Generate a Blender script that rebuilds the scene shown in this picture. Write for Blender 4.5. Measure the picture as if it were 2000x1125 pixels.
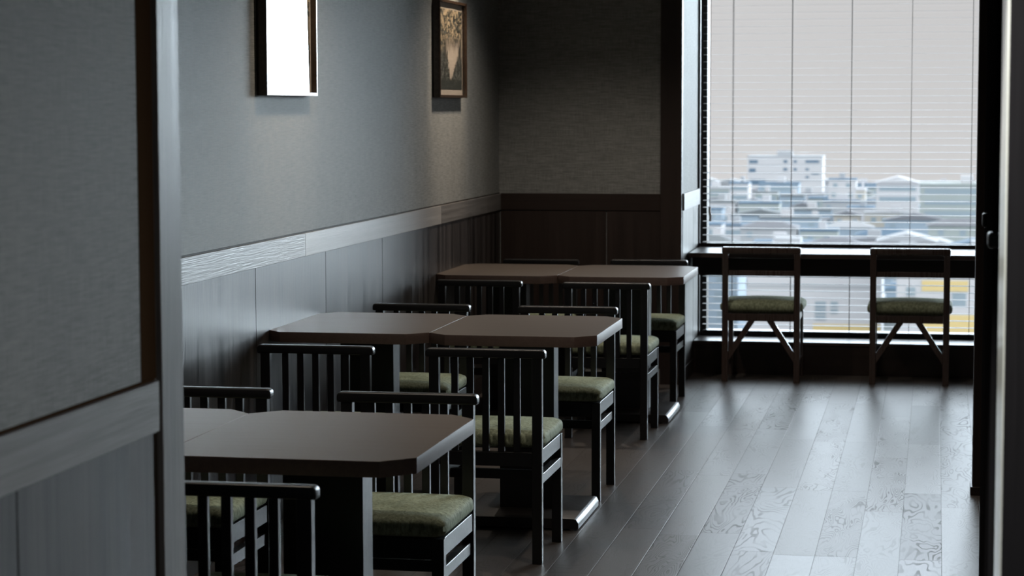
import bpy, bmesh, math, random
from mathutils import Vector, Matrix

for o in list(bpy.data.objects):
    bpy.data.objects.remove(o, do_unlink=True)
scene = bpy.context.scene
COL = scene.collection
PI = math.pi

# ------------------------------------------------------------------ camera
YAW, PITCH, ROLL, CAMH = .1913, .0828, -.0024, 1.6
fw = Vector((-math.sin(YAW)*math.cos(PITCH), math.cos(YAW)*math.cos(PITCH), -math.sin(PITCH)))
rt = Vector((math.cos(YAW), math.sin(YAW), 0.))
up = rt.cross(fw)
c_, s_ = math.cos(ROLL), math.sin(ROLL)
rt, up = rt*c_ + up*s_, up*c_ - rt*s_
cam_data = bpy.data.cameras.new('camera')
cam = bpy.data.objects.new('camera', cam_data)
COL.objects.link(cam)
cam.matrix_world = Matrix(((rt.x, up.x, -fw.x, 0), (rt.y, up.y, -fw.y, 0), (rt.z, up.z, -fw.z, CAMH), (0, 0, 0, 1)))
cam_data.sensor_width = 36.0
cam_data.lens = 4269.6/2000*36
cam_data.clip_end = 3000
cam_data.dof.use_dof = True
cam_data.dof.focus_distance = 7.3
cam_data.dof.aperture_fstop = 6.5
scene.camera = cam

# ------------------------------------------------------------------ view
scene.view_settings.view_transform = 'Standard'
scene.view_settings.look = 'None'
scene.view_settings.gamma = 1
scene.view_settings.use_curve_mapping = False
scene.view_settings.exposure = 0.0

# ------------------------------------------------------------------ node helper
class NT:
    def __init__(s, tree):
        s.t = tree
    def n(s, kind, **kw):
        nd = s.t.nodes.new(kind)
        for k, v in kw.items():
            setattr(nd, k, v)
        return nd
    def link(s, a, b):
        s.t.links.new(a, b)
    def put(s, sock, v):
        if hasattr(v, 'is_linked') or hasattr(v, 'node'):
            s.link(v, sock)
        elif isinstance(v, (tuple, list)):
            sock.default_value = tuple(v) + ((1,) if len(sock.default_value) == 4 and len(v) == 3 else ())
        else:
            sock.default_value = v
    def m(s, op, a, b=None, c=None, clamp=False):
        nd = s.n('ShaderNodeMath', operation=op, use_clamp=clamp)
        s.put(nd.inputs[0], a)
        if b is not None: s.put(nd.inputs[1], b)
        if c is not None: s.put(nd.inputs[2], c)
        return nd.outputs[0]
    def smooth(s, v, a, b, lo=0., hi=1.):
        nd = s.n('ShaderNodeMapRange', interpolation_type='SMOOTHSTEP')
        s.put(nd.inputs[0], v)
        nd.inputs[1].default_value = a; nd.inputs[2].default_value = b
        nd.inputs[3].default_value = lo; nd.inputs[4].default_value = hi
        return nd.outputs[0]
    def mix(s, f, a, b):
        nd = s.n('ShaderNodeMix', data_type='RGBA')
        s.put(nd.inputs[0], f); s.put(nd.inputs[6], a); s.put(nd.inputs[7], b)
        return nd.outputs[2]
    def xyz(s, v):
        nd = s.n('ShaderNodeSeparateXYZ'); s.link(v, nd.inputs[0])
        return nd.outputs
    def vec(s, x, y, z):
        nd = s.n('ShaderNodeCombineXYZ')
        s.put(nd.inputs[0], x); s.put(nd.inputs[1], y); s.put(nd.inputs[2], z)
        return nd.outputs[0]
    def noise(s, v, scale, detail=2., rough=.5, dist=0.):
        nd = s.n('ShaderNodeTexNoise')
        s.link(v, nd.inputs['Vector'])
        nd.inputs['Scale'].default_value = scale; nd.inputs['Detail'].default_value = detail
        nd.inputs['Roughness'].default_value = rough; nd.inputs['Distortion'].default_value = dist
        return nd.outputs[0]
    def map(s, v, scale=(1, 1, 1), loc=(0, 0, 0)):
        nd = s.n('ShaderNodeMapping')
        s.link(v, nd.inputs[0]); nd.inputs[1].default_value = loc; nd.inputs[3].default_value = scale
        return nd.outputs[0]
    def bump(s, h, strength, dist=.001):
        nd = s.n('ShaderNodeBump')
        s.link(h, nd.inputs['Height']); nd.inputs['Strength'].default_value = strength
        nd.inputs['Distance'].default_value = dist
        return nd.outputs[0]

def mat(name, color=(.5, .5, .5), rough=.5, spec=.5, metal=0., **kw):
    m = bpy.data.materials.new(name); m.use_nodes = True
    b = m.node_tree.nodes['Principled BSDF']
    b.inputs['Base Color'].default_value = (*color, 1)
    b.inputs['Roughness'].default_value = rough
    b.inputs['Specular IOR Level'].default_value = spec
    b.inputs['Metallic'].default_value = metal
    for k, v in kw.items():
        b.inputs[k].default_value = v
    T = NT(m.node_tree); T.b = b
    T.pos = T.n('ShaderNodeTexCoord').outputs['Object']
    return m, T

# ------------------------------------------------------------------ sky
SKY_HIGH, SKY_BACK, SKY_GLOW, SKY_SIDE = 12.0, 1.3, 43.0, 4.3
w = bpy.data.worlds.new('sky'); scene.world = w; w.use_nodes = True
T = NT(w.node_tree)
bg = w.node_tree.nodes['Background']
d = T.n('ShaderNodeTexCoord').outputs['Generated']
x, y, z = T.xyz(d)[:3]
front = T.smooth(y, .72, .94)
side = T.m('MULTIPLY', T.smooth(x, .5, .9), T.smooth(z, -.05, .1))
elev = T.m('MULTIPLY', T.smooth(z, .05, .12), T.smooth(z, .13, .26, 1., .55))
f_hi = T.m('MULTIPLY', front, elev)
low = T.smooth(z, -.05, .05, .70, .645)                    # hazy horizon, a little paler low down
low = T.m('MULTIPLY', low, T.smooth(x, -.25, .05, 1.03, .96))
back = T.m('ADD', low, T.m('MULTIPLY', T.smooth(y, .5, -.3), T.m('MULTIPLY', T.smooth(z, .0, .2), SKY_BACK)))
back = T.m('ADD', back, T.m('MULTIPLY', side, SKY_SIDE))  # side sky brightened to feed the added corridor window
lowc = T.mix(1.0, (1, 1, 1, 1), (1.0, .992, .995, 1))
nl = T.n('ShaderNodeVectorMath', operation='SCALE'); T.link(lowc, nl.inputs[0]); T.link(back, nl.inputs[3])
nh = T.n('ShaderNodeVectorMath', operation='SCALE'); nh.inputs[0].default_value = (.82, .96, 1.08); nh.inputs[3].default_value = SKY_HIGH
# added to light the room: a broad bright sky patch, low and right of view
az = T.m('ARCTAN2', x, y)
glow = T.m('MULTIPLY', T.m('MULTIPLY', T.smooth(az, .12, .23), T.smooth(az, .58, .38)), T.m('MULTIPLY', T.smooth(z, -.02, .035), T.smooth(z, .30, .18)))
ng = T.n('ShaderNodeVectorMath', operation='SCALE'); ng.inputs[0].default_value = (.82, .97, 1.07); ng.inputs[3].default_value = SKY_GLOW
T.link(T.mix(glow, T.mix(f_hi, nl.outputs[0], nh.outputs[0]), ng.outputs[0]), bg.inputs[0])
bg.inputs[1].default_value = 1.0
w.cycles.sampling_method = 'MANUAL'; w.cycles.sample_map_resolution = 512

# window portals: they only guide the sampling of the sky, they give no light of their own
def portal(name, loc, rot, sx, sy):
    l = bpy.data.lights.new(name, 'AREA'); l.shape = 'RECTANGLE'; l.size = sx; l.size_y = sy
    l.cycles.is_portal = True
    o = bpy.data.objects.new(name, l); COL.objects.link(o); o.location = loc; o.rotation_euler = rot
CEIL, WX0, WX1, WZ0, WZ1 = 2.75, -1.42, 2.3, .195, 2.62
portal('window_light', ((WX0+WX1)/2, 13.56, (WZ0+WZ1)/2), (-PI/2, 0, 0), WX1-WX0, WZ1-WZ0)
CW = (1.2, 3.5, 1.45, 2.5)                                   # unseen corridor window, added to light the near wall: y0 y1 z0 z1
portal('added_window_portal', (2.86, (CW[0]+CW[1])/2, (CW[2]+CW[3])/2), (0, PI/2, 0), CW[3]-CW[2], CW[1]-CW[0])
# warm ceiling spots above the two pictures and over the tables
def spot(name, loc, target, power, angle=60, col=(1, .72, .45), blend=.6, r=.03):
    l = bpy.data.lights.new(name, 'SPOT'); l.energy = power; l.color = col
    l.spot_size = math.radians(angle); l.spot_blend = blend; l.shadow_soft_size = r
    o = bpy.data.objects.new(name, l); COL.objects.link(o); o.location = loc
    o.rotation_euler = (Vector(target)-Vector(loc)).to_track_quat('-Z', 'Y').to_euler()
for yy in (8.2, 11.1):
    spot('picture_spot', (-1.95, yy, 2.7), (-2.48, yy, 1.95), 30 if yy < 9 else 60, 50, (1, .78, .56))
spot('jamb_fill_spot', (-.35, 3.2, 2.7), (.116, 3.92, 1.0), 260, 34, (1, .98, .92), .6)  # unseen lamp added to brighten the right jamb
for yy in (5.4, 8.3, 11.1):
    spot('table_spot', (-1.87, yy, 2.7), (-1.87, yy, .7), 55 if yy < 11 else 80, 120, (1, .87, .74), 1.)
for yy in (6.6, 9.2, 11.2):
    spot('aisle_fill_spot', (-.5, yy, 2.7), (-.5, yy+.3, .0), 45 if yy < 11 else 22, 130, (1, .87, .75), 1.)  # added fill over the aisle for surfaces facing the camera

# ------------------------------------------------------------------ materials
def fabric_wall():
    m, T = mat('woven_wallpaper', rough=.5, spec=.2)
    p = T.pos
    a = T.noise(T.map(p, (14, 14, 260)), 1., 3, .6)          # horizontal threads
    b = T.noise(T.map(p, (200, 200, 12)), 1., 3, .6)          # vertical threads
    a2 = T.noise(T.map(p, (60, 60, 420)), 1., 3, .6)
    w_ = T.m('ADD', T.m('MULTIPLY', a, .5), T.m('ADD', T.m('MULTIPLY', b, .3), T.m('MULTIPLY', a2, .2)))
    large = T.noise(T.map(p, (1, 3, .8)), 1.5, 3, .5)
    yy = T.xyz(p)[1]
    strip = T.n('ShaderNodeTexWhiteNoise', noise_dimensions='1D')
    T.link(T.m('FLOOR', T.m('DIVIDE', T.m('ADD', yy, .43), .92)), strip.inputs['W'])
    v = T.m('ADD', T.m('MULTIPLY', T.m('SUBTRACT', w_, .5), 2.6), T.m('MULTIPLY', T.m('SUBTRACT', large, .5), .35))
    v = T.m('ADD', v, T.m('MULTIPLY', T.m('SUBTRACT', strip.outputs[0], .5), .05))
    v = T.m('ADD', v, .5, clamp=True)
    T.link(T.mix(v, (.10, .106, .104, 1), (.335, .345, .335, 1)), T.b.inputs['Base Color'])
    T.link(T.m('ADD', .54, T.m('MULTIPLY', v, .16)), T.b.inputs['Roughness'])
    T.link(T.bump(w_, .35, .0012), T.b.inputs['Normal'])
    return m

def wood_panel(name, lo, hi, axis='z', rough=.38, bump=.25, spec=.5, streak=.6, freq=1.):
    m, T = mat(name, rough=rough, spec=spec)
    sc = {'z': (22, 22, .7), 'y': (60, .9, 60), 'x': (.9, 60, 60)}[axis]
    sc2 = {'z': (160, 160, 5), 'y': (240, 6, 240), 'x': (6, 240, 240)}[axis]
    rnd = T.n('ShaderNodeObjectInfo').outputs['Random']
    off = T.n('ShaderNodeVectorMath', operation='ADD'); T.link(T.pos, off.inputs[0])
    T.link(T.vec(T.m('MULTIPLY', rnd, 7.3), T.m('MULTIPLY', rnd, 3.1), T.m('MULTIPLY', rnd, 11.)), off.inputs[1])
    p = off.outputs[0]
    a = T.noise(T.map(p, tuple(k*freq for k in sc)), 1., 4, .6, .3)
    b = T.noise(T.map(p, tuple(k*freq for k in sc2)), 1., 2, .5)
    v = T.m('ADD', T.m('MULTIPLY', T.m('SUBTRACT', a, .5), 2*streak), T.m('MULTIPLY', T.m('SUBTRACT', b, .5), .7))
    v = T.m('ADD', v, .5, clamp=True)
    T.link(T.mix(v, (*lo, 1), (*hi, 1)), T.b.inputs['Base Color'])
    T.link(T.m('ADD', rough-.06, T.m('MULTIPLY', v, .12)), T.b.inputs['Roughness'])
    T.link(T.bump(b, bump, .0008), T.b.inputs['Normal'])
    return m

def floor_mat():
    m, T = mat('brushed_oak_planks', rough=.3, spec=.5)
    x, y, z = T.xyz(T.pos)[:3]
    PW = .1486
    u = T.m('DIVIDE', T.m('SUBTRACT', x, .0401), PW)
    ix = T.m('FLOOR', u); fx = T.m('SUBTRACT', u, ix)
    wn = T.n('ShaderNodeTexWhiteNoise', noise_dimensions='1D'); T.link(ix, wn.inputs['W'])
    v = T.m('ADD', T.m('DIVIDE', y, 1.35), T.m('MULTIPLY', wn.outputs[0], 7.7))
    iy = T.m('FLOOR', v); fy = T.m('SUBTRACT', v, iy)
    wn2 = T.n('ShaderNodeTexWhiteNoise', noise_dimensions='2D'); T.link(T.vec(ix, iy, 0), wn2.inputs['Vector'])
    r = wn2.outputs[0]; rc = T.xyz(wn2.outputs[1])
    # joints
    dx = T.m('MULTIPLY', T.m('MINIMUM', fx, T.m('SUBTRACT', 1., fx)), PW)
    dy = T.m('MULTIPLY', T.m('MINIMUM', fy, T.m('SUBTRACT', 1., fy)), 1.35)
    jx = T.smooth(dx, .0006, .0028); jy = T.smooth(dy, .0006, .0026)
    joint = T.m('MULTIPLY', jx, jy)
    # grain rings: contour lines of a stretched noise, each plank with its own cut
    P = T.vec(T.m('ADD', T.m('MULTIPLY', fx, 1.), T.m('MULTIPLY', r, 37.)), T.m('ADD', T.m('MULTIPLY', y, 1.6), T.m('MULTIPLY', rc[1], 53.)), 0.)
    n1 = T.noise(P, 1.0, 2.5, .55, .35)
    rings = T.m('SINE', T.m('MULTIPLY', n1, T.m('ADD', 90., T.m('MULTIPLY', rc[0], 150.))))
    line = T.smooth(rings, .2, .95)
    amp = T.m('POWER', rc[2], 2.2)
    patch = T.smooth(T.noise(P, 1.7, 1), .42, .62)
    line = T.m('MULTIPLY', line, T.m('MULTIPLY', T.m('ADD', .10, T.m('MULTIPLY', amp, .6)), T.m('ADD', .25, T.m('MULTIPLY', patch, .75))))
    fine = T.noise(T.map(T.pos, (420, 14, 1)), 1., 3, .6)
    tone = T.m('ADD', T.m('MULTIPLY', r, .5), T.m('MULTIPLY', fine, .6))
    col = T.mix(T.m('ADD', tone, -.05, clamp=True), (.034, .029, .026, 1), (.105, .092, .084, 1))
    col = T.mix(T.m('MULTIPLY', line, .7), col, (.008, .006, .005, 1))
    T.link(col, T.b.inputs['Base Color'])
    rr = T.m('ADD', .35, T.m('MULTIPLY', rc[1], .05))
    T.link(T.m('ADD', rr, T.m('MULTIPLY', line, .18)), T.b.inputs['Roughness'])
    T.link(T.m('MULTIPLY', T.m('SUBTRACT', .62, T.m('MULTIPLY', line, .35)), T.m('ADD', .25, T.m('MULTIPLY', joint, .75))), T.b.inputs['Specular IOR Level'])
    wav = T.noise(T.map(T.pos, (5, 1.2, 1)), 1., 2, .5)
    h = T.m('ADD', T.m('MULTIPLY', joint, .75), T.m('SUBTRACT', T.m('MULTIPLY', fine, .12), T.m('MULTIPLY', line, .14)))
    h = T.m('ADD', h, T.m('MULTIPLY', wav, .5))
    T.link(T.bump(h, .45, .0012), T.b.inputs['Normal'])
    return m

def lacquer(name, lo, hi, rough=.3, spec=.5):
    m, T = mat(name, rough=rough, spec=spec)
    a = T.noise(T.map(T.pos, (60, 60, 60)), 1., 2)
    T.link(T.mix(a, (*lo, 1), (*hi, 1)), T.b.inputs['Base Color'])
    T.link(T.m('ADD', rough-.05, T.m('MULTIPLY', a, .1)), T.b.inputs['Roughness'])
    return m

def cushion_mat():
    m, T = mat('green_velour', rough=.8, spec=.25)
    a = T.noise(T.map(T.pos, (90, 90, 45)), 1., 4, .65, .6)
    b = T.noise(T.map(T.pos, (9, 9, 9)), 1., 2)
    v = T.m('ADD', T.m('MULTIPLY', a, .75), T.m('MULTIPLY', b, .25))
    T.link(T.mix(T.smooth(v, .3, .7), (.13, .15, .09, 1), (.38, .43, .30, 1)), T.b.inputs['Base Color'])
    T.b.inputs['Sheen Weight'].default_value = .12
    T.b.inputs['Sheen Tint'].default_value = (.8, .95, .6, 1)
    T.link(T.bump(a, .9, .003), T.b.inputs['Normal'])
    return m

def glass_mat(name, refl=.9, tint=(1, 1, 1)):
    m = bpy.data.materials.new(name); m.use_nodes = True
    T = NT(m.node_tree); m.node_tree.nodes.remove(m.node_tree.nodes['Principled BSDF'])
    out = m.node_tree.nodes['Material Output']
    tr = T.n('ShaderNodeBsdfTransparent'); tr.inputs[0].default_value = (*tint, 1)
    gl = T.n('ShaderNodeBsdfGlossy'); gl.inputs['Roughness'].default_value = 0.01
    fr = T.n('ShaderNodeFresnel')
    geo = T.n('ShaderNodeNewGeometry')
    T.link(T.m('SUBTRACT', 1.5, T.m('MULTIPLY', geo.outputs['Backfacing'], 1.5-1/1.5)), fr.inputs[0])
    mx = T.n('ShaderNodeMixShader')
    T.link(T.m('MULTIPLY', fr.outputs[0], refl), mx.inputs[0]); T.link(tr.outputs[0], mx.inputs[1]); T.link(gl.outputs[0], mx.inputs[2])
    T.link(mx.outputs[0], out.inputs[0])
    return m

M = {}
M['wallpaper'] = fabric_wall()
M['panel'] = wood_panel('greyed_wood_panel', (.004, .003, .003), (.066, .058, .056), 'z', .38, .5, .33, 1.6)
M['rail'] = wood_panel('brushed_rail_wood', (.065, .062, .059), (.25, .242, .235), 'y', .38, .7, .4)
M['rail_sheen'] = wood_panel('rail_wood_painted_sheen', (.24, .235, .23), (.40, .39, .38), 'y', .34, .4)  # lighter copy of the rail wood: one board's reflected light put into its colour
M['jamb'] = wood_panel('brushed_jamb_wood', (.035, .032, .030), (.19, .178, .165), 'z', .42, .7, freq=1.3)
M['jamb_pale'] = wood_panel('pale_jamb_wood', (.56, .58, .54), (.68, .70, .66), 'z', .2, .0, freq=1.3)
M['darkwood'] = wood_panel('dark_brown_wood', (.014, .009, .0075), (.034, .022, .018), 'z', .4, .3)
M['darkwood_x'] = wood_panel('dark_brown_wood_board', (.014, .009, .0075), (.034, .022, .018), 'x', .33, .3)
M['darkgroove'] = mat('dark_groove', (.012, .007, .004), .7, .2)[0]
M['brownstrip'] = mat('brown_recess_strip', (.045, .026, .014), 1., .0)[0]
M['floor'] = floor_mat()
M['ceiling'] = mat('matt_ceiling_paint', (.62, .60, .56), .9, .2)[0]
M['plain'] = mat('dark_corridor_paint', (.055, .055, .055), .8, .2)[0]
M['black'] = lacquer('black_lacquer', (.0025, .0025, .003), (.005, .005, .006), .36, .6)
M['tabletop'] = wood_panel('tabletop_laminate', (.105, .084, .068), (.14, .115, .096), 'x', .36, .08, .5, .3)
M['table_edge'] = wood_panel('tabletop_edge', (.075, .042, .033), (.15, .092, .074), 'y', .58, .4, 1.)
M['base'] = lacquer('base_dark_brown', (.010, .008, .007), (.022, .018, .016), .38, .8)
M['cushion'] = cushion_mat()
M['chairbrown'] = wood_panel('walnut_chair_wood', (.030, .019, .016), (.070, .046, .038), 'z', .28, .1)
b_ = M['chairbrown'].node_tree.nodes['Principled BSDF']; b_.inputs['Coat Weight'].default_value = .8; b_.inputs['Coat Roughness'].default_value = .12
M['counter'] = wood_panel('counter_top_wood', (.030, .020, .016), (.065, .045, .038), 'x', .34, .2)
M['alu'] = mat('dark_bronze_aluminium', (.018, .017, .017), .35, .5)[0]
M['slat'] = mat('white_blind_slat', (.82, .84, .86), .6, .1)[0]
M['cord'] = mat('grey_cord', (.30, .30, .31), .8, .2)[0]
M['whiteplastic'] = mat('white_plastic', (.8, .8, .8), .35, .5)[0]
M['glass'] = glass_mat('window_glass', .6, (1., 1., 1.))
M['acrylic'] = glass_mat('picture_acrylic', 1.6)
M['steel'] = mat('brushed_steel', (.5, .5, .5), .25, .5, 1.)[0]
M['blackmetal'] = mat('black_metal', (.02, .02, .022), .3, .6)[0]
M['leaf'] = wood_panel('dark_door_veneer', (.010, .010, .011), (.020, .019, .021), 'z', .8, .1, .0)
M['backpaper'] = M['wallpaper']

# ------------------------------------------------------------------ mesh helpers
def addbox(bm, x0, x1, y0, y1, z0, z1, bev=0., seg=2, mi=0):
    b = bmesh.new()
    bmesh.ops.create_cube(b, size=1.)
    for v in b.verts:
        v.co = Vector(((x0+x1)/2+v.co.x*(x1-x0), (y0+y1)/2+v.co.y*(y1-y0), (z0+z1)/2+v.co.z*(z1-z0)))
    if bev > 0:
        bmesh.ops.bevel(b, geom=b.edges[:], offset=bev, segments=seg, profile=.5, affect='EDGES')
    merge(bm, b, mi)

def merge(bm, b, mi=0):
    vm = {v: bm.verts.new(v.co) for v in b.verts}
    for f in b.faces:
        nf = bm.faces.new([vm[v] for v in f.verts]); nf.material_index = mi; nf.smooth = True
    b.free()

def addprism(bm, pts, axis, a0, a1, bev=0., seg=2, mi=0):
    """extrude a polygon given in the two other axes (in x,y,z order)"""
    b = bmesh.new()
    def P(p, a):
        return {'x': (a, p[0], p[1]), 'y': (p[0], a, p[1]), 'z': (p[0], p[1], a)}[axis]
    lo = [b.verts.new(P(p, a0)) for p in pts]; hi = [b.verts.new(P(p, a1)) for p in pts]
    n = len(pts)
    b.faces.new(lo[::-1]); b.faces.new(hi)
    for i in range(n):
        b.faces.new([lo[i], lo[(i+1) % n], hi[(i+1) % n], hi[i]])
    bmesh.ops.recalc_face_normals(b, faces=b.faces[:])
    if bev > 0:
        bmesh.ops.bevel(b, geom=b.edges[:], offset=bev, segments=seg, profile=.5, affect='EDGES')
    merge(bm, b, mi)

def addtube(bm, pts, r, seg=8):
    pts = [Vector(p) for p in pts]
    rings = []
    for i, p in enumerate(pts):
        d = (pts[min(i+1, len(pts)-1)]-pts[max(i-1, 0)]).normalized()
        a = d.orthogonal().normalized() if i == 0 else (pa - d*pa.dot(d)).normalized()
        pa = a; b = d.cross(a)
        rings.append([bm.verts.new(p+(a*math.cos(t)+b*math.sin(t))*r) for t in [2*PI*k/seg for k in range(seg)]])
    for i in range(len(rings)-1):
        for k in range(seg):
            f = bm.faces.new([rings[i][k], rings[i][(k+1) % seg], rings[i+1][(k+1) % seg], rings[i+1][k]]); f.smooth = True
    bm.faces.new(rings[0][::-1]); bm.faces.new(rings[-1])

def obj(name, bm, m, parent=None, angle=20):
    me = bpy.data.meshes.new(name)
    bm.to_mesh(me); bm.free()
    for mm in (m if isinstance(m, (list, tuple)) else [m]):
        me.materials.append(mm)
    me.set_sharp_from_angle(angle=math.radians(angle))
    o = bpy.data.objects.new(name, me); COL.objects.link(o)
    if parent: o.parent = parent
    return o

def boxobj(name, b, m, parent=None, bev=0., seg=2):
    bm = bmesh.new()
    for q in (b if isinstance(b, list) else [b]):
        addbox(bm, *q, bev=bev, seg=seg)
    return obj(name, bm, m, parent)

def thing(name, label, cat, loc=(0, 0, 0), rotz=0., group=None):
    o = bpy.data.objects.new(name, None); COL.objects.link(o)
    o.empty_display_size = .1
    o.location = loc; o.rotation_euler = (0, 0, rotz)
    o['label'] = label; o['category'] = cat
    if group: o['group'] = group
    return o

def tag(o, label, cat, group=None):
    o['label'] = label; o['category'] = cat
    if group: o['group'] = group
    return o

def struct(o, label=None):
    o['kind'] = 'structure'
    if label: o['label'] = label
    return o

def dup(root, loc, rotz, label, group=None):
    r = root.copy(); COL.objects.link(r); r.location = loc; r.rotation_euler = (0, 0, rotz)
    r['label'] = label
    if group: r['group'] = group
    for ch in list(root.children):
        c = ch.copy(); COL.objects.link(c); c.parent = r
        for g in ch.children:
            e = g.copy(); COL.objects.link(e); e.parent = c
    return r

def cushion_bm(w, d, z0, z1, dome=.012, rad=.022, n=14, bulge=.004, y0=0.):
    """rounded, slightly domed pad: w along x centred, d along y from y0"""
    bm = bmesh.new()
    bmesh.ops.create_cube(bm, size=2.)
    bmesh.ops.subdivide_edges(bm, edges=bm.edges[:], cuts=n, use_grid_fill=True)
    hx, hy, hz = w/2, d/2, (z1-z0)/2
    for v in bm.verts:
        x, y, z = v.co
        q = Vector((x*hx, y*hy, z*hz))
        c = Vector((max(-hx+rad, min(hx-rad, q.x)), max(-hy+rad, min(hy-rad, q.y)), max(-hz+rad, min(hz-rad, q.z))))
        dv = q-c
        if dv.length > 1e-9:
            # snap to the rounded box surface
            k = rad/max(dv.length, 1e-9)
            if sum(abs(t) > 1e-6 for t in dv) > 1: q = c+dv*min(k, 1.)
        if z > 0: q.z += dome*(1-x*x)*(1-y*y)*z
        q.x += bulge*(1-z*z)*(1 if x > 0 else -1)*abs(x)**4
        q.y += bulge*(1-z*z)*(1 if y > 0 else -1)*abs(y)**4
        v.co = Vector((q.x, q.y+y0+hy, q.z+z0+hz))
    for f in bm.faces: f.smooth = True
    return bm

# ================================================================== SETTING
# floor
fl = struct(boxobj('floor', (-2.6, 3.0, -1.6, 13.9, -.12, 0.), M['floor']), 'dark brushed oak plank floor running to the window')
cl = struct(boxobj('ceiling', (-2.6, 3.0, -1.6, 13.9, CEIL, CEIL+.1), M['ceiling']))

XL, YB = -2.49, 12.47
RZ0, RZ1 = 1.003, 1.099          # chair rail
def wall_with_wainscot(name, parent_box, lab): return struct(boxobj(name, parent_box, M['wallpaper']), lab)
wl = wall_with_wainscot('wall_left', (XL-.1, XL, 3.945, YB+1.1, 0., CEIL), 'long left wall with grey woven wallpaper above wood panels')
seams = [3.95, 4.93, 5.885, 6.84, 7.797, 8.752, 9.702, 10.655, 11.61, YB]
for a, b in zip(seams[:-1], seams[1:]):
    boxobj('wainscot_panel', (XL-.004, XL+.006, a+.002, b-.002, .09, RZ0), M['panel'], wl, .0008, 1)
boxobj('wainscot_backing', (XL-.01, XL+.0015, 3.95, YB, .0, RZ0), M['darkgroove'], wl)
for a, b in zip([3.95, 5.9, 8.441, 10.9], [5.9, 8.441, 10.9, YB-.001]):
    boxobj('chair_rail', (XL-.004, XL+.012, a+.0005, b-.0005, RZ0, RZ1-.003), M['rail_sheen' if a == 8.441 else 'rail'], wl, .001, 1)
boxobj('painted_shadow_strip', (XL-.004, XL+.003, 3.95, YB, RZ1-.003, RZ1+.003), M['darkgroove'], wl)  # dark strip in place of the shade above the rail
boxobj('skirting_board', (XL-.004, XL+.010, 3.95, YB-.001, 0., .088), M['darkwood'], wl, .001, 1)

# back wall (dark, facing the room) with its return beside the window
wb = struct(boxobj('wall_back', (XL, -1.425, YB, 13.62, 0., CEIL), M['wallpaper']), 'dark end wall beside the window with woven panel')
px0, px1 = XL, -1.547
for a, b in ((px0+.011, -1.86), (-1.856, px1)):
    boxobj('wainscot_panel', (a, b, YB-.006, YB+.004, .09, RZ0), M['darkwood'], wb, .0008, 1)
boxobj('chair_rail', (px0+.013, px1, YB-.012, YB+.004, RZ0, RZ1), M['darkwood_x'], wb, .001, 1)
boxobj('corner_post', (px1+.0005, -1.4235, YB-.012, YB+.03, 0., CEIL-.002), M['darkwood'], wb, .001, 1)
# return face
boxobj('wainscot_panel', (-1.43, -1.4205, YB+.032, 13.055, .09, RZ0), M['panel'], wb, .0008, 1)
boxobj('wainscot_panel', (-1.43, -1.4205, 13.06, 13.34, .20, RZ0), M['panel'], wb, .0008, 1)
boxobj('chair_rail', (-1.43, -1.412, YB+.032, 13.34, RZ0, RZ1), M['rail'], wb, .001, 1)
boxobj('skirting_board', (-1.43, -1.416, YB+.032, 13.055, 0., .088), M['panel'], wb, .001, 1)

# window wall: low wall, ledge, head, right pier
YW, YG = 13.06, 13.40
ww = struct(boxobj('wall_window', [(-1.424, 3.0, YW+.012, 13.62, 0., .175), (-1.424, 3.0, YW, 13.62, WZ1, CEIL), (WX1, 3.0, YW, 13.62, .1951, WZ1)], M['plain']), 'window wall')
boxobj('wainscot_panel', (-1.418, 2.85, YW, YW+.014, .0, .175), M['darkwood_x'], ww, .001, 1)
boxobj('ledge', (-1.418, 2.85, YW-.006, 13.36, .175, .195), M['counter'], ww, .002, 1)

# right wall of the far room and the corridor
wr = struct(boxobj('wall_right', [(2.85, 3.0, 3.83, 13.62, 0., CEIL), (2.85, 3.0, -1.5, CW[0], 0., CEIL), (2.85, 3.0, CW[1], 3.83, 0., CEIL),
    (2.85, 3.0, CW[0], CW[1], 0., CW[2]), (2.85, 3.0, CW[0], CW[1], CW[3], CEIL)], M['plain']))
wn = struct(boxobj('wall_rear', (-1.6, 3.0, -1.6, -1.5, 0., CEIL), M['plain']))
# near left wall (corridor side) X = -1.415
XN = -1.415
wnl = struct(boxobj('wall_near', (XN-.1, XN, -1.5, 3.83, 0., CEIL), M['wallpaper']), 'near left wall with woven wallpaper, rail and wood panels')
boxobj('recess_strip', (XN-.004, XN+.0008, 3.752, 3.829, RZ1, CEIL-.002), M['brownstrip'], wnl)
ns = [-.6, .35, 1.30, 2.25, 3.185, 3.80]
for a, b in zip(ns[:-1], ns[1:]):
    boxobj('wainscot_panel', (XN-.004, XN+.005, a+.003, b-.003, .09, RZ0), M['panel'], wnl, .0008, 1)
boxobj('wainscot_backing', (XN-.01, XN+.001, -1.4, 3.829, 0., RZ0), M['darkgroove'], wnl)
boxobj('chair_rail', (XN-.004, XN+.012, -1.4, 3.813, RZ0, RZ1-.002), M['rail'], wnl, .001, 1)
boxobj('painted_shadow_strip', (XN-.004, XN+.003, -1.4, 3.813, RZ1-.002, RZ1+.003), M['brownstrip'], wnl)  # shade along the rail top, put in as a dark strip
boxobj('skirting_board', (XN-.004, XN+.010, -1.4, 3.81, 0., .088), M['darkwood'], wnl, .001, 1)

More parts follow.
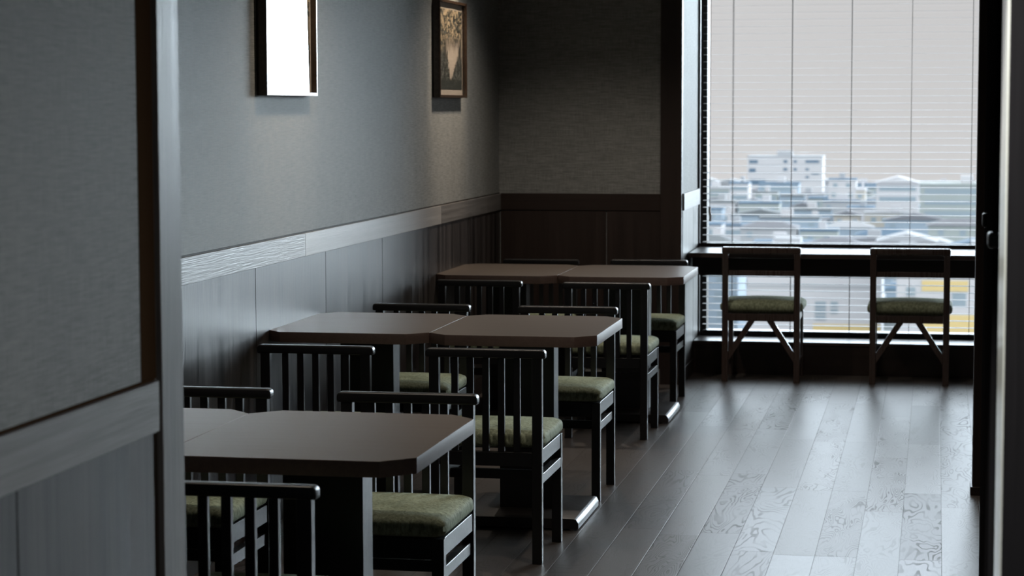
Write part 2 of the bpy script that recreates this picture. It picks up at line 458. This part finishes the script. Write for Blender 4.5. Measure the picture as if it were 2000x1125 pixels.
# partition with the opening we look through
pt = struct(boxobj('wall_front', [(XL-.1, XN-.03, 3.832, 3.943, 0., CEIL), (.155, 2.85, 3.832, 3.943, 0., CEIL), (XN-.03, .155, 3.832, 3.943, 2.35, CEIL)], M['leaf']), 'dark partition around the opening')
struct(boxobj('trim_1', (XN-.029, -1.403, 3.83, 3.946, 0., 2.35), M['jamb'], None, .0015, 2), 'grey brushed wooden jamb at the left of the opening')
jr = struct(boxobj('trim_2', (.116, .154, 3.762, 4.09, 0., 2.35), M['jamb_pale'], None, .0015, 2), 'pale wooden jamb at the right of the opening')
boxobj('front_casing', (.119, .24, 3.735, 3.761, 0., 2.349), M['leaf'], jr, .0015, 1)
struct(boxobj('trim_3', [(.166, .36, 9.10, 9.24, 0., CEIL)], M['darkwood'], None, .002, 1), 'dark wall end beyond the door leaves')
boxobj('skirting_board', (.158, .366, 9.094, 9.245, 0., .035), M['darkwood_x'], bpy.data.objects['trim_3'], .0015, 1)

# folded door leaves at the right
dr = struct(boxobj('door_1', (.1145, .153, 4.45, 5.00, .012, 2.33), M['leaf'], None, .0012, 1), 'dark door leaf folded back beside the right jamb')
bm = bmesh.new(); addbox(bm, .104, .128, 4.42, 4.50, 1.318, 1.348, .006, 3)
obj('latch', bm, M['blackmetal'], dr)
dr2 = struct(boxobj('door_2', (.1195, .156, 5.02, 5.52, .012, 2.33), M['leaf'], None, .0012, 1), 'second dark door leaf folded behind the first')
bm = bmesh.new(); addbox(bm, .1055, .1205, 5.06, 5.10, 1.325, 1.356, .005, 3)
obj('latch', bm, M['blackmetal'], dr2)

# window: frame, mullions, glass
wf = bpy.data.objects.new('window_1', None); COL.objects.link(wf); struct(wf, 'wide window looking over the city')
def bar(name, b, m=None): return boxobj(name, b, m or M['alu'], wf, .002, 1)
bar('left_jamb', (WX0-.003, WX0+.038, 13.47, 13.60, .176, WZ1))
bar('left_trim', (WX0-.004, WX0+.008, 13.335, 13.37, .1955, WZ1))
bar('head', (WX0+.038, WX1, 13.47, 13.60, WZ1-.05, WZ1))
bar('sill', (WX0+.038, WX1, 13.47, 13.60, .176, .215))
bar('transom', (WX0+.038, WX1, 13.44, 13.60, .615, .742))
bar('right_jamb', (WX1-.04, WX1, 13.468, 13.60, .176, WZ1))
bar('mullion', (.72, .78, 13.47, 13.60, .215, .615)); bar('mullion', (.72, .78, 13.47, 13.60, .742, WZ1-.05))
boxobj('pane', (WX0+.038, .72, 13.53, 13.536, .742, WZ1-.05), M['glass'], wf)
boxobj('pane', (.78, WX1-.04, 13.53, 13.536, .742, WZ1-.05), M['glass'], wf)
boxobj('pane', (WX0+.038, .72, 13.53, 13.536, .215, .615), M['glass'], wf)
boxobj('pane', (.78, WX1-.04, 13.53, 13.536, .215, .615), M['glass'], wf)
# frame and pane of the added corridor window
wf2 = bpy.data.objects.new('added_window', None); COL.objects.link(wf2); struct(wf2)
boxobj('frame', [(2.87, 2.95, CW[0], CW[0]+.05, CW[2], CW[3]), (2.87, 2.95, CW[1]-.05, CW[1], CW[2], CW[3]),
    (2.87, 2.95, CW[0]+.05, CW[1]-.05, CW[2], CW[2]+.05), (2.87, 2.95, CW[0]+.05, CW[1]-.05, CW[3]-.05, CW[3])], M['alu'], wf2)
boxobj('pane', (2.90, 2.906, CW[0]+.05, CW[1]-.05, CW[2]+.05, CW[3]-.05), M['glass'], wf2)

# ================================================================== BLIND
BX0, BX1 = -1.398, 2.25
bl = thing('venetian_blind', 'white slatted venetian blind lowered across the whole window', 'blind', (0, YG, 0))
SP = .0423
slat0 = None
zz = .262
k = 0
while zz < WZ1-.06:
    if slat0 is None:
        bm = bmesh.new()
        n = 6
        top = []; bot = []
        for i in range(n+1):
            t = i/n*2-1
            yy = t*.025; cr = .0006*(1-t*t)
            tilt = yy*.045
            for lst, dz in ((top, .00025), (bot, -.00025)):
                lst.append((yy, cr+tilt+dz))
        pts = top+bot[::-1]
        addprism(bm, pts, 'x', BX0, BX1)
        slat0 = obj('slat', bm, M['slat'], bl); slat0.location = (0, 0, zz)
    else:
        s2 = slat0.copy(); COL.objects.link(s2); s2.location = (0, 0, zz)
    zz += SP; k += 1
ztop = zz
boxobj('head_rail', (BX0, BX1, -.03, .03, WZ1-.05, WZ1-.002), M['whiteplastic'], bl, .003, 1)
boxobj('bottom_rail', (BX0, BX1, -.026, .026, .206, .226), M['alu'], bl, .004, 2)
cx = -1.218
i = 0
while cx < BX1-.05:
    bm = bmesh.new()
    addbox(bm, cx-.0014, cx+.0014, -.0285, -.0272, .222, WZ1-.05)
    addbox(bm, cx-.0014, cx+.0014, .0272, .0285, .222, WZ1-.05)
    obj('ladder_tape', bm, M['cord'], bl)
    bm = bmesh.new(); addtube(bm, [(cx, -.005, .206), (cx, -.005, .200), (cx, -.005, .193)], .008, 10)
    obj('cord_button', bm, M['blackmetal'], bl)
    cx += .357; i += 1
bm = bmesh.new(); addtube(bm, [(-1.352, -.045, .985), (-1.353, -.05, .96), (-1.347, -.05, .925), (-1.350, -.045, .90)], .008, 10)
hd = obj('pull_handle', bm, M['whiteplastic'], bl)
bm = bmesh.new(); addtube(bm, [(-1.352, -.045, .985), (-1.352, -.045, 2.0), (-1.352, -.035, WZ1-.05)], .0016, 6)
obj('pull_cord', bm, M['cord'], bl)

# ================================================================== COUNTER under the window
ct = thing('window_counter', 'long dark wooden counter shelf running under the upper window', 'counter', (0, 12.725, 0))
def cbox(name, b, m, bev=.002): return boxobj(name, b, m, ct, bev, 2)
cbox('worktop', (-1.411, 2.84, .0, .63, .717, .745), M['counter'], .003)
cbox('back_lip', (-1.411, 2.84, .605, .6295, .7455, .766), M['darkwood_x'], .001)
cbox('apron', (-1.411, 2.84, .20, .23, .600, .7165), M['darkwood_x'])
for sx in (.60, 2.2):
    cbox('bracket', (sx, sx+.04, .231, .325, .30, .7165), M['darkwood'])

# ================================================================== TABLES
TW, TD, TZ, TT, CH = .637, .8133, .7536, .040, .074
def make_table():
    t = thing('dining_table', 'x', 'table')
    hw = TW/2
    pts = [(-hw+CH, 0), (hw-CH, 0), (hw, CH), (hw, TD-CH), (hw-CH, TD), (-hw+CH, TD), (-hw, TD-CH), (-hw, CH)]
    bm = bmesh.new()
    addprism(bm, pts, 'z', TZ-TT, TZ, .0016, 2)
    for f in bm.faces:
        f.material_index = 0 if f.normal.z > .6 or f.normal.z < -.6 else 1
    bm.normal_update()
    for f in bm.faces:
        f.material_index = 0 if abs(f.normal.z) > .6 else 1
    obj('tabletop', bm, [M['tabletop'], M['table_edge']], t)
    cy = TD/2
    boxobj('pedestal', (-.107, .107, cy-.05, cy+.05, .045, TZ-TT-.012), M['black'], t, .002, 2)
    boxobj('mounting_plate', (-.16, .16, cy-.20, cy+.20, TZ-TT-.0125, TZ-TT-.0005), M['blackmetal'], t, .001, 1)
    bm = bmesh.new()
    a, b, r = .235, .252, .009
    prof = [(-a, .006), (a, .006), (a, .027), (a-.008, .042), (a-.018, .045), (-a+.018, .045), (-a+.008, .042), (-a, .027)]
    addprism(bm, prof, 'y', cy-b, cy+b, .0015, 2)
    bp = obj('base_plate', bm, M['base'], t)
    for sx in (-1, 1):
        for sy in (-1, 1):
            bm = bmesh.new(); addtube(bm, [(sx*.205, cy+sy*.235, 0.), (sx*.205, cy+sy*.235, .007)], .010, 12)
            obj('glide', bm, M['steel'], bp)
    return t
XR_, XLT = -1.2238-TW/2, -2.486+TW/2+.0
XR_ = -1.2238-TW/2; XLT = -1.8618-TW/2
T0 = make_table()
GT = 'square dining tables pushed together in pairs'
T0.location = (XR_, 5.028, 0); T0['group'] = GT
T0['label'] = 'brown square table with cut corners, nearest and largest in view, right half of its pair'
dup(T0, (XLT, 5.028, 0), 0, 'table half mostly hidden behind the grey left jamb, joined to the nearest table')
dup(T0, (XR_, 7.903, 0), 0, 'aisle side table of the middle pair with pale lit right edge')
dup(T0, (XLT, 7.903, 0), 0, 'wall side table of the middle pair touching the wood panelling')
dup(T0, (XR_, 10.743, 0), 0, 'aisle side table of the farthest pair, near the window reveal')
dup(T0, (XLT, 10.743, 0), 0, 'wall side table of the farthest pair in the dark corner')

# ================================================================== SLATTED CHAIRS
def leg_bm(x, y0, y1, z1, w=.035):
    bm = bmesh.new(); addbox(bm, x-w/2, x+w/2, y0, y1, 0., z1, .002, 2); return bm
def make_chair():
    t = thing('dining_chair', 'x', 'chair')
    X = .2015-.0175
    CD = .43
    B = M['black']
    for s in (-1, 1):
        obj('leg', leg_bm(s*X, 0., .030, .728), B, t)          # rear leg runs up as the back post
        obj('leg', leg_bm(s*X, CD-.030, CD, .404), B, t)
    # top rail: rounded bar, ends softly rounded
    bm = bmesh.new()
    b = bmesh.new()
    hw, z0, z1 = .2135, .7262, .7562
    n = 5
    pts = []
    R = .013
    for (cx_, cz_, a0) in ((hw-R, z1-R, 0), (-hw+R, z1-R, 90), (-hw+.006, z0+.006, 180), (hw-.006, z0+.006, 270)):
        rr = R if cz_ > z0+.01 else .006
        for i in range(n+1):
            a = math.radians(a0+90*i/n); pts.append((cx_+rr*math.cos(a), cz_+rr*math.sin(a)))
    addprism(bm, pts, 'y', -.004, .034, .0045, 3)
    obj('top_rail', bm, B, t, 50)
    for i in range(-2, 3):
        boxobj('slat', (i*.0555-.0118, i*.0555+.0118, .006, .024, .395, .728), B, t, .0015, 1)
    boxobj('rear_rail', (-X+.0177, X-.0177, .004, .026, .345, .3945), B, t, .001, 1)
    boxobj('front_rail', (-X+.0177, X-.0177, CD-.026, CD-.004, .345, .404), B, t, .001, 1)
    for s in (-1, 1):
        boxobj('side_rail', (s*X-.0145, s*X+.0145, .0305, CD-.0305, .352, .404), B, t, .001, 1)
        boxobj('stretcher', (s*X-.010, s*X+.0165, .0305, CD-.0305, .283, .317), B, t, .001, 1)
    boxobj('stretcher', (-X+.0105, X-.0105, .20, .222, .266, .300), B, t, .001, 1)
    obj('seat_cushion', cushion_bm(.402, CD-.030+.004, .4045, .462, .010, .020, 14, .005, .031), M['cushion'], t, 60)
    return t
C0 = make_chair()
GC = 'black slatted chairs around the dining tables'
C0['group'] = GC
C0.location = (-1.56, 4.650, 0)
C0['label'] = 'black slatted chair, back to the viewer, before the nearest table beside the left jamb'
def ch(x, y, face, lab):
    # face 0: looks towards the window; 1: looks at the viewer (y is then its rear face)
    return dup(C0, (x, y, 0), PI if face else 0., lab)
ch(-1.526, 6.265, 1, 'black slatted chair facing the viewer just beyond the nearest table, green seat below it')
ch(-2.165, 6.29, 1, 'black slatted chair facing the viewer beyond the nearest pair, half hidden by the left jamb')
ch(-1.536, 7.430, 0, 'black slatted chair, back to viewer, aisle side of the middle pair, seen to its feet')
ch(-2.155, 7.440, 0, 'black slatted chair, back to viewer, at the wall side of the middle pair')
ch(-1.521, 9.110, 1, 'black slatted chair facing the viewer beyond the middle aisle table, seat under its corner')
ch(-2.160, 9.125, 1, 'black slatted chair facing the viewer beyond the middle wall side table, next to the wall')
ch(-1.545, 10.342, 0, 'black slatted chair with back to the viewer at the aisle side of the farthest pair')
ch(-2.180, 10.40, 0, 'black slatted chair with back to the viewer at the wall side of the farthest pair')
ch(-1.545, 11.97, 1, 'black slatted chair facing the viewer beyond the farthest aisle table, nearest the window reveal')
ch(-2.142, 11.93, 1, 'black slatted chair beyond the farthest wall side table, only its top rail showing')

# ================================================================== WINDOW CHAIRS
def make_wchair():
    t = thing('counter_chair', 'x', 'chair')
    W = M['chairbrown']; X = .2255-.018; CD = .385
    for s in (-1, 1):
        boxobj('leg', (s*X-.018, s*X+.018, 0., .034, 0., .778), W, t, .002, 2)
        boxobj('leg', (s*X-.017, s*X+.017, CD-.034, CD, 0., .392), W, t, .002, 2)
    boxobj('top_rail', (-.2285, .2285, -.004, .040, .7465, .786), W, t, .011, 4)
    boxobj('back_rail', (-X+.0183, X-.0183, .006, .028, .620, .650), W, t, .002, 2)
    boxobj('rear_rail', (-X+.0183, X-.0183, .004, .030, .356, .398), W, t, .0015, 1)
    boxobj('front_rail', (-X+.0173, X-.0173, CD-.030, CD-.004, .356, .398), W, t, .0015, 1)
    for s in (-1, 1):
        boxobj('side_rail', (s*X-.011, s*X+.011, .0345, CD-.0345, .356, .398), W, t, .0015, 1)
        boxobj('stretcher', (s*X-.011, s*X+.011, .0345, CD-.0345, .085, .120), W, t, .0015, 1)
        # slanting brace from the middle of the rear rail down to the leg
        bm = bmesh.new()
        x0, x1 = s*.035, s*(X-.0185)
        addprism(bm, [(x0, .3555), (x0+s*.040, .3555), (x1, .178), (x1, .120)], 'y', .006, .030, .001, 1)
        obj('brace', bm, W, t)
    obj('seat_cushion', cushion_bm(.472, CD-.012, .3985, .468, .016, .030, 14, .006, .036), M['cushion'], t, 60)
    return t
W0 = make_wchair()
W0.location = (-.983, 12.655, 0)
W0['label'] = 'brown wooden chair with green pad and slanted braces at the counter, left of the two'
W0['group'] = 'brown chairs at the window counter'
dup(W0, (-.135, 12.665, 0), 0, 'brown wooden chair with green pad and slanted braces at the counter, right of the two')

# ================================================================== PICTURES
def art_mat():
    m, T = mat('ink_landscape_print', rough=.75, spec=.2)
    x, y, z = T.xyz(T.pos)[:3]
    # y along the wall 0.. -> u, z up -> v  (object origin is the picture's lower near corner)
    u = T.m('DIVIDE', y, .65); v = T.m('DIVIDE', z, .494)
    n1 = T.noise(T.map(T.pos, (1, 14, 22)), 1., 5, .65, .8)
    n2 = T.noise(T.map(T.pos, (1, 30, 6)), 1., 4, .6, .4)
    n3 = T.noise(T.map(T.pos, (1, 45, 45)), 1., 3, .6, 1.2)
    foliage = T.smooth(T.m('ADD', T.m('MULTIPLY', n1, .6), T.m('MULTIPLY', n3, .4)), .48, .54)
    dark = (.030, .034, .030, 1); tan = (.52, .42, .28, 1); pale = (.55, .48, .40, 1)
    up_ = T.smooth(v, .42, .62)
    rocks = T.mix(T.smooth(n2, .44, .58), (.05, .05, .045, 1), (.34, .29, .23, 1))
    base = T.mix(T.smooth(n3, .5, .62), dark, (.22, .23, .21, 1))
    c = T.mix(T.m('MULTIPLY', up_, foliage), base, tan)
    c = T.mix(T.m('MULTIPLY', T.smooth(v, .36, .44), T.m('MULTIPLY', T.smooth(v, .72, .56), T.smooth(u, .2, .35))), c, rocks)
    # pale mist / pool hanging down in the middle: tapering to the bottom
    uc = T.m('ABSOLUTE', T.m('SUBTRACT', u, T.m('ADD', .52, T.m('MULTIPLY', v, .22))))
    wid = T.m('ADD', T.m('MULTIPLY', T.smooth(v, .05, .5), .26), T.m('ADD', T.m('MULTIPLY', T.m('SUBTRACT', n2, .5), .45), T.m('MULTIPLY', T.m('SUBTRACT', n1, .5), .30)))
    inside = T.smooth(T.m('SUBTRACT', wid, uc), -.01, .03)
    inside = T.m('MULTIPLY', inside, T.m('MULTIPLY', T.smooth(v, .10, .14), T.smooth(T.m('ADD', v, T.m('MULTIPLY', T.m('SUBTRACT', n2, .5), .7)), .60, .44)))
    c = T.mix(inside, c, pale)
    low_ = T.smooth(v, .16, .08)
    c = T.mix(T.m('MULTIPLY', low_, .8), c, (.035, .042, .038, 1))
    T.link(c, T.b.inputs['Base Color'])
    return m
M['art'] = art_mat()
M['mat_board'] = mat('cream_mount_board', (.55, .49, .42), .8, .2)[0]
M['frame_dark'] = wood_panel('picture_frame_wood', (.020, .013, .009), (.05, .032, .022), 'y', .2, .05)
M['frame_light'] = M['frame_dark']
def make_picture(y0, width, z0, height, lab, lean, bow, group):
    dp = .040; fwid = .014
    t = thing('framed_picture', lab, 'picture', (XL, y0, z0), 0., group)
    f = M['frame_dark']
    bm = bmesh.new()
    for b in ((.0, dp, 0., fwid, 0., height), (.0, dp, width-fwid, width, 0., height), (.0, dp, fwid, width-fwid, 0., fwid), (.0, dp, fwid, width-fwid, height-fwid, height)):
        addbox(bm, *b, bev=.001, seg=1)
    obj('frame', bm, f, t)
    boxobj('mount_board', (.004, .016, fwid, width-fwid, fwid, height-fwid), M['mat_board'], t)
    ins = .030
    aw, ah = width-2*fwid-2*ins*.7, height-2*fwid-2*ins
    bm = bmesh.new(); addbox(bm, 0., .002, 0., aw, 0., ah)
    art = obj('artwork', bm, M['art'], t); art.location = (.0162, fwid+ins*.7, fwid+ins); art.scale = (1, aw/.65*1., ah/.494)
    me = art.data
    for v_ in me.vertices: v_.co.y *= .65/aw; v_.co.z *= .494/ah
    # acrylic sheet, slightly bowed and leaning back in the frame
    bm = bmesh.new(); N = 24
    g = []
    W_, H_ = width-2*fwid, height-2*fwid
    for i in range(N+1):
        row = []
        for j in range(N+1):
            a, b = i/N, j/N
            xx = .034 - lean*H_*b - bow*max(0., a-.84)**2*2.5*(1+1.2*(1-b)) 
            row.append(bm.verts.new((xx, fwid+W_*a, fwid+H_*b)))
        g.append(row)
    for i in range(N):
        for j in range(N):
            ff = bm.faces.new([g[i][j], g[i+1][j], g[i+1][j+1], g[i][j+1]]); ff.smooth = True
    sh = obj('acrylic_sheet', bm, M['acrylic'], t, 180)
    return t
make_picture(7.861, .682, 1.644, .497, 'framed picture with bright window reflection filling its glass, nearer to the viewer', .030, .03, 'framed prints on the left wall')
make_picture(10.768, .647, 1.646, .497, 'framed ink landscape print in dark frame near the far corner', .0, .0, 'framed prints on the left wall')

# ================================================================== CITY OUTSIDE
GZ = -36.
def bmat(name, c, r=.8):  # distance haze is put into these pale building colours
    return mat(name, c, r, .2)[0]
def city_ground():
    m, T = mat('hazy_city_ground', rough=.9, spec=.1)
    a = T.noise(T.map(T.pos, (.03, .03, 1)), 1., 4, .6)
    T.link(T.mix(T.smooth(a, .4, .6), (.20, .24, .25, 1), (.26, .29, .30, 1)), T.b.inputs['Base Color'])  # haze painted in as pale blue-grey ground tones
    return m
struct(boxobj('ground', (-400, 300, 60, 980, GZ-1, GZ), city_ground()), 'city ground far below the window')
BC = {'white': bmat('hazed_white', (.50, .53, .57)), 'cream': bmat('hazed_cream', (.46, .46, .43)), 'blue': bmat('hazed_blue_grey', (.29, .38, .47)),
      'grey': bmat('hazed_grey', (.36, .40, .44)), 'green': bmat('hazed_green_grey', (.33, .39, .40)), 'yellow': bmat('ochre_yellow_panel', (.60, .50, .25)),
      'roofblue': bmat('roof_blue', (.10, .17, .25)), 'roofgrey': bmat('roof_grey', (.15, .18, .20)), 'roofbrown': bmat('roof_slate', (.17, .19, .22)), 'glass': bmat('hazed_window', (.26, .34, .40), .3)}
def building(x0, x1, y0, y1, top, wall, roofkind, roofm, lab, storeys=3, win='band', group=None, base=GZ, sh=3.):
    t = thing('building', lab, 'building', ((x0+x1)/2, y0, base), 0., group)
    w2 = (x1-x0)/2; h = top-base; dp = y1-y0
    boxobj('wall', (-w2, w2, 0, dp, 0, h), BC[wall], t)
    if roofkind == 'gable':
        bm = bmesh.new(); e = .5; rh = min(1.8, w2*.35)
        addprism(bm, [(-w2-e, h+.01), (w2+e, h+.01), (0, h+rh)], 'y', -e, dp+e); obj('roof', bm, BC[roofm], t)
    elif roofkind == 'hip':
        bm = bmesh.new(); e = .6; rh = min(1.6, w2*.3)
        v = [bm.verts.new(p) for p in ((-w2-e, -e, h+.01), (w2+e, -e, h+.01), (w2+e, dp+e, h+.01), (-w2-e, dp+e, h+.01), (-w2*.35, dp/2, h+rh), (w2*.35, dp/2, h+rh))]
        for q in ((0, 1, 5, 4), (1, 2, 5), (2, 3, 4, 5), (3, 0, 4), (3, 2, 1, 0)): bm.faces.new([v[i] for i in q])
        obj('roof', bm, BC[roofm], t)
    else:
        r = boxobj('roof', (-w2-.2, w2+.2, -.2, dp+.2, h, h+.5), BC[roofm], t)
        rx = (hash_(x0, y0)-.5)*w2
        boxobj('roof_hut', (rx-w2*.2, rx+w2*.2, dp*.3, dp*.6, h+.501, h+2.4), BC['white' if wall != 'white' else 'grey'], t)
    for s in range(storeys):
        zt = h-1.0-s*sh
        if zt-1.5 < .3: break
        if win == 'band':
            boxobj('window', (-w2*.86, w2*.86, -.06, .05, zt-1.3, zt), BC['glass'], t)
        elif win == 'sparse':
            n = max(2, int(w2*2/4))
            for i in range(n):
                xx = -w2+(i+.5)*2*w2/n + (hash_(x0+i, y0+s)-.5)*1.2
                if hash_(x0*3+i, s+y0) > .3:
                    boxobj('window', (xx-.7, xx+.7, -.06, .05, zt-1.4, zt), BC['glass'], t)
    return t
def hash_(a, b):
    v = math.sin(a*12.9898+b*78.233)*43758.5453
    return v-math.floor(v)
HERO = [
    (-71.6, -42.7, 850, 868, -18.1, 'white', 'flat', 'grey', 'pale wide slab block standing tallest on the hazy skyline', 0, 'none'),
    (-16.7, -4.6, 640, 652, -20.6, 'white', 'gable', 'white', 'white gabled building with shallow ridge right of the tall block', 2, 'band'),
    (-4.0, 13.2, 600, 616, -19.8, 'green', 'flat', 'green', 'long green-grey block with flat roof at the right end of the skyline', 4, 'band'),
    (-34.2, -25.3, 720, 730, -22.6, 'white', 'flat', 'roofblue', 'small white house with blue flat roof between the tall block and the gabled one', 2, 'sparse'),
    (-24.6, -21.7, 700, 710, -25.1, 'cream', 'flat', 'white', 'narrow cream house beside the small white house on the skyline', 2, 'sparse'),
    (-70.3, -63.6, 760, 772, -25.3, 'white', 'flat', 'roofblue', 'low white building with blue roof left of the tall block', 2, 'band'),
    (-62.6, -48.1, 790, 800, -26.4, 'blue', 'flat', 'roofblue', 'blue-grey low building in front of the tall block', 1, 'band'),
    (-27.7, -7.7, 330, 346, -20.9, 'white', 'flat', 'white', 'large white building low in the view with few dark windows and ochre band', 0, 'none'),
    (-5.3, 11.8, 318, 334, -20.4, 'white', 'flat', 'grey', 'white and ochre building at the lower right of the window', 0, 'none'),
    (-41.9, -30.5, 345, 361, -23.7, 'blue', 'flat', 'white', 'blue-grey building at the lower left of the window', 4, 'sparse'),
]
heroes = [building(*h) for h in HERO]
def onface(t, rects, Y, m, name='window', d=.08):
    ox, oy, oz = t.location
    for (a, b, c, e) in rects:
        boxobj(name, (a-ox, b-ox, -d, .05, c-oz, e-oz), BC[m], t)
onface(heroes[0], [(-70.9, -67.6, -20.5, -19.3), (-70.9, -68.4, -23.9, -22.5), (-70.5, -64.6, -28.8, -26.7), (-49.3, -44.0, -20.3, -19.3),
    (-49.3, -47.9, -23.2, -22.4), (-46.9, -44.0, -24.8, -24.0), (-49.2, -47.9, -26.2, -25.4), (-57.7, -56.2, -20.3, -19.3), (-53.8, -52.6, -20.3, -19.3),
    (-57.7, -56.2, -23.3, -22.3), (-53.8, -52.6, -23.3, -22.3)], 850, 'roofblue')
onface(heroes[0], [(-71.6, -42.7, z_, z_+.18) for z_ in (-21.2, -24.2, -27.2)], 850, 'grey', 'floor_band', .12)
onface(heroes[7], [(-17.5, -15.9, -28.7, -27.7), (-17.5, -15.9, -29.65, -28.85), (-17.5, -15.9, -30.5, -29.85), (-15.2, -14.1, -28.5, -27.7), (-15.2, -14.1, -29.5, -28.8),
    (-25.6, -23.5, -28.6, -27.2), (-22.6, -20.6, -28.6, -27.2)], 330, 'glass')
onface(heroes[7], [(-17.8, -7.75, -33.0, -31.1)], 330, 'yellow', 'ochre_band', .15)
onface(heroes[7], [(-27.6, -7.8, -25.6, -25.3)], 330, 'grey', 'ledge_line', .12)
onface(heroes[8], [(2.6, 4.5, -27.0, -25.1), (-3.9, -2.6, -25.6, -24.4), (7.6, 9.5, -27.0, -25.1), (-4.4, -3.0, -29.0, -27.9)], 318, 'glass')
onface(heroes[8], [(-1.7, 4.8, -24.9, -23.4)], 318, 'yellow', 'ochre_panel', .15)
onface(heroes[8], [(-1.7, 11.7, -30.8, -28.3)], 318, 'yellow', 'ochre_band', .15)
rs = random.Random(11)
rows = [(372, 384, 6.5), (398, 408, 6), (424, 436, 7), (452, 462, 6.5), (480, 492, 7.5), (512, 524, 7), (548, 560, 8), (574, 584, 7.5), (622, 632, 7.5),
        (662, 674, 8), (684, 692, 8.2), (738, 748, 7.5), (806, 818, 7), (880, 892, 6.5), (912, 924, 5.5)]
COLN = {'white': 'white', 'cream': 'cream', 'blue': 'blue-grey', 'grey': 'grey', 'green': 'green-grey'}
RMN = {'roofblue': 'blue', 'roofgrey': 'dark grey', 'roofbrown': 'mid grey', 'grey': 'pale grey'}
RN = {'gable': 'gabled', 'hip': 'hipped', 'flat': 'flat'}
for (Y0, Y1, hh) in rows:
    xa, xb = -.115*Y0, .03*Y0
    x = xa + rs.uniform(-6, 0)
    band = 'nearer rows' if Y0 < 500 else ('middle rows' if Y0 < 700 else 'farthest rows')
    while x < xb:
        wd = rs.uniform(7, 17)*(.75 if Y0 < 450 else 1.)
        c_n = rs.choice(['white', 'white', 'blue', 'grey', 'cream', 'green', 'blue', 'blue'])
        rk = rs.choice(['flat', 'flat', 'gable', 'hip'])
        rm_ = rs.choice(['roofblue', 'roofgrey', 'roofbrown', 'roofblue', 'grey'])
        if x+wd > -70 and x < 12 or True:
            building(x, x+wd, Y0+rs.uniform(0, 2), Y1-rs.uniform(0, 2), GZ+hh*rs.uniform(.7, 1.12), c_n, rk, rm_,
                     '%s hazy %s house with %s %s roof in the %s of the city' % ('wide' if wd > 12 else 'narrow', COLN[c_n], RMN[rm_], RN[rk], band), 2, rs.choice(['band', 'sparse', 'sparse']),
                     'small houses in the %s of the city' % band)
        x += wd + rs.uniform(.8, 5)
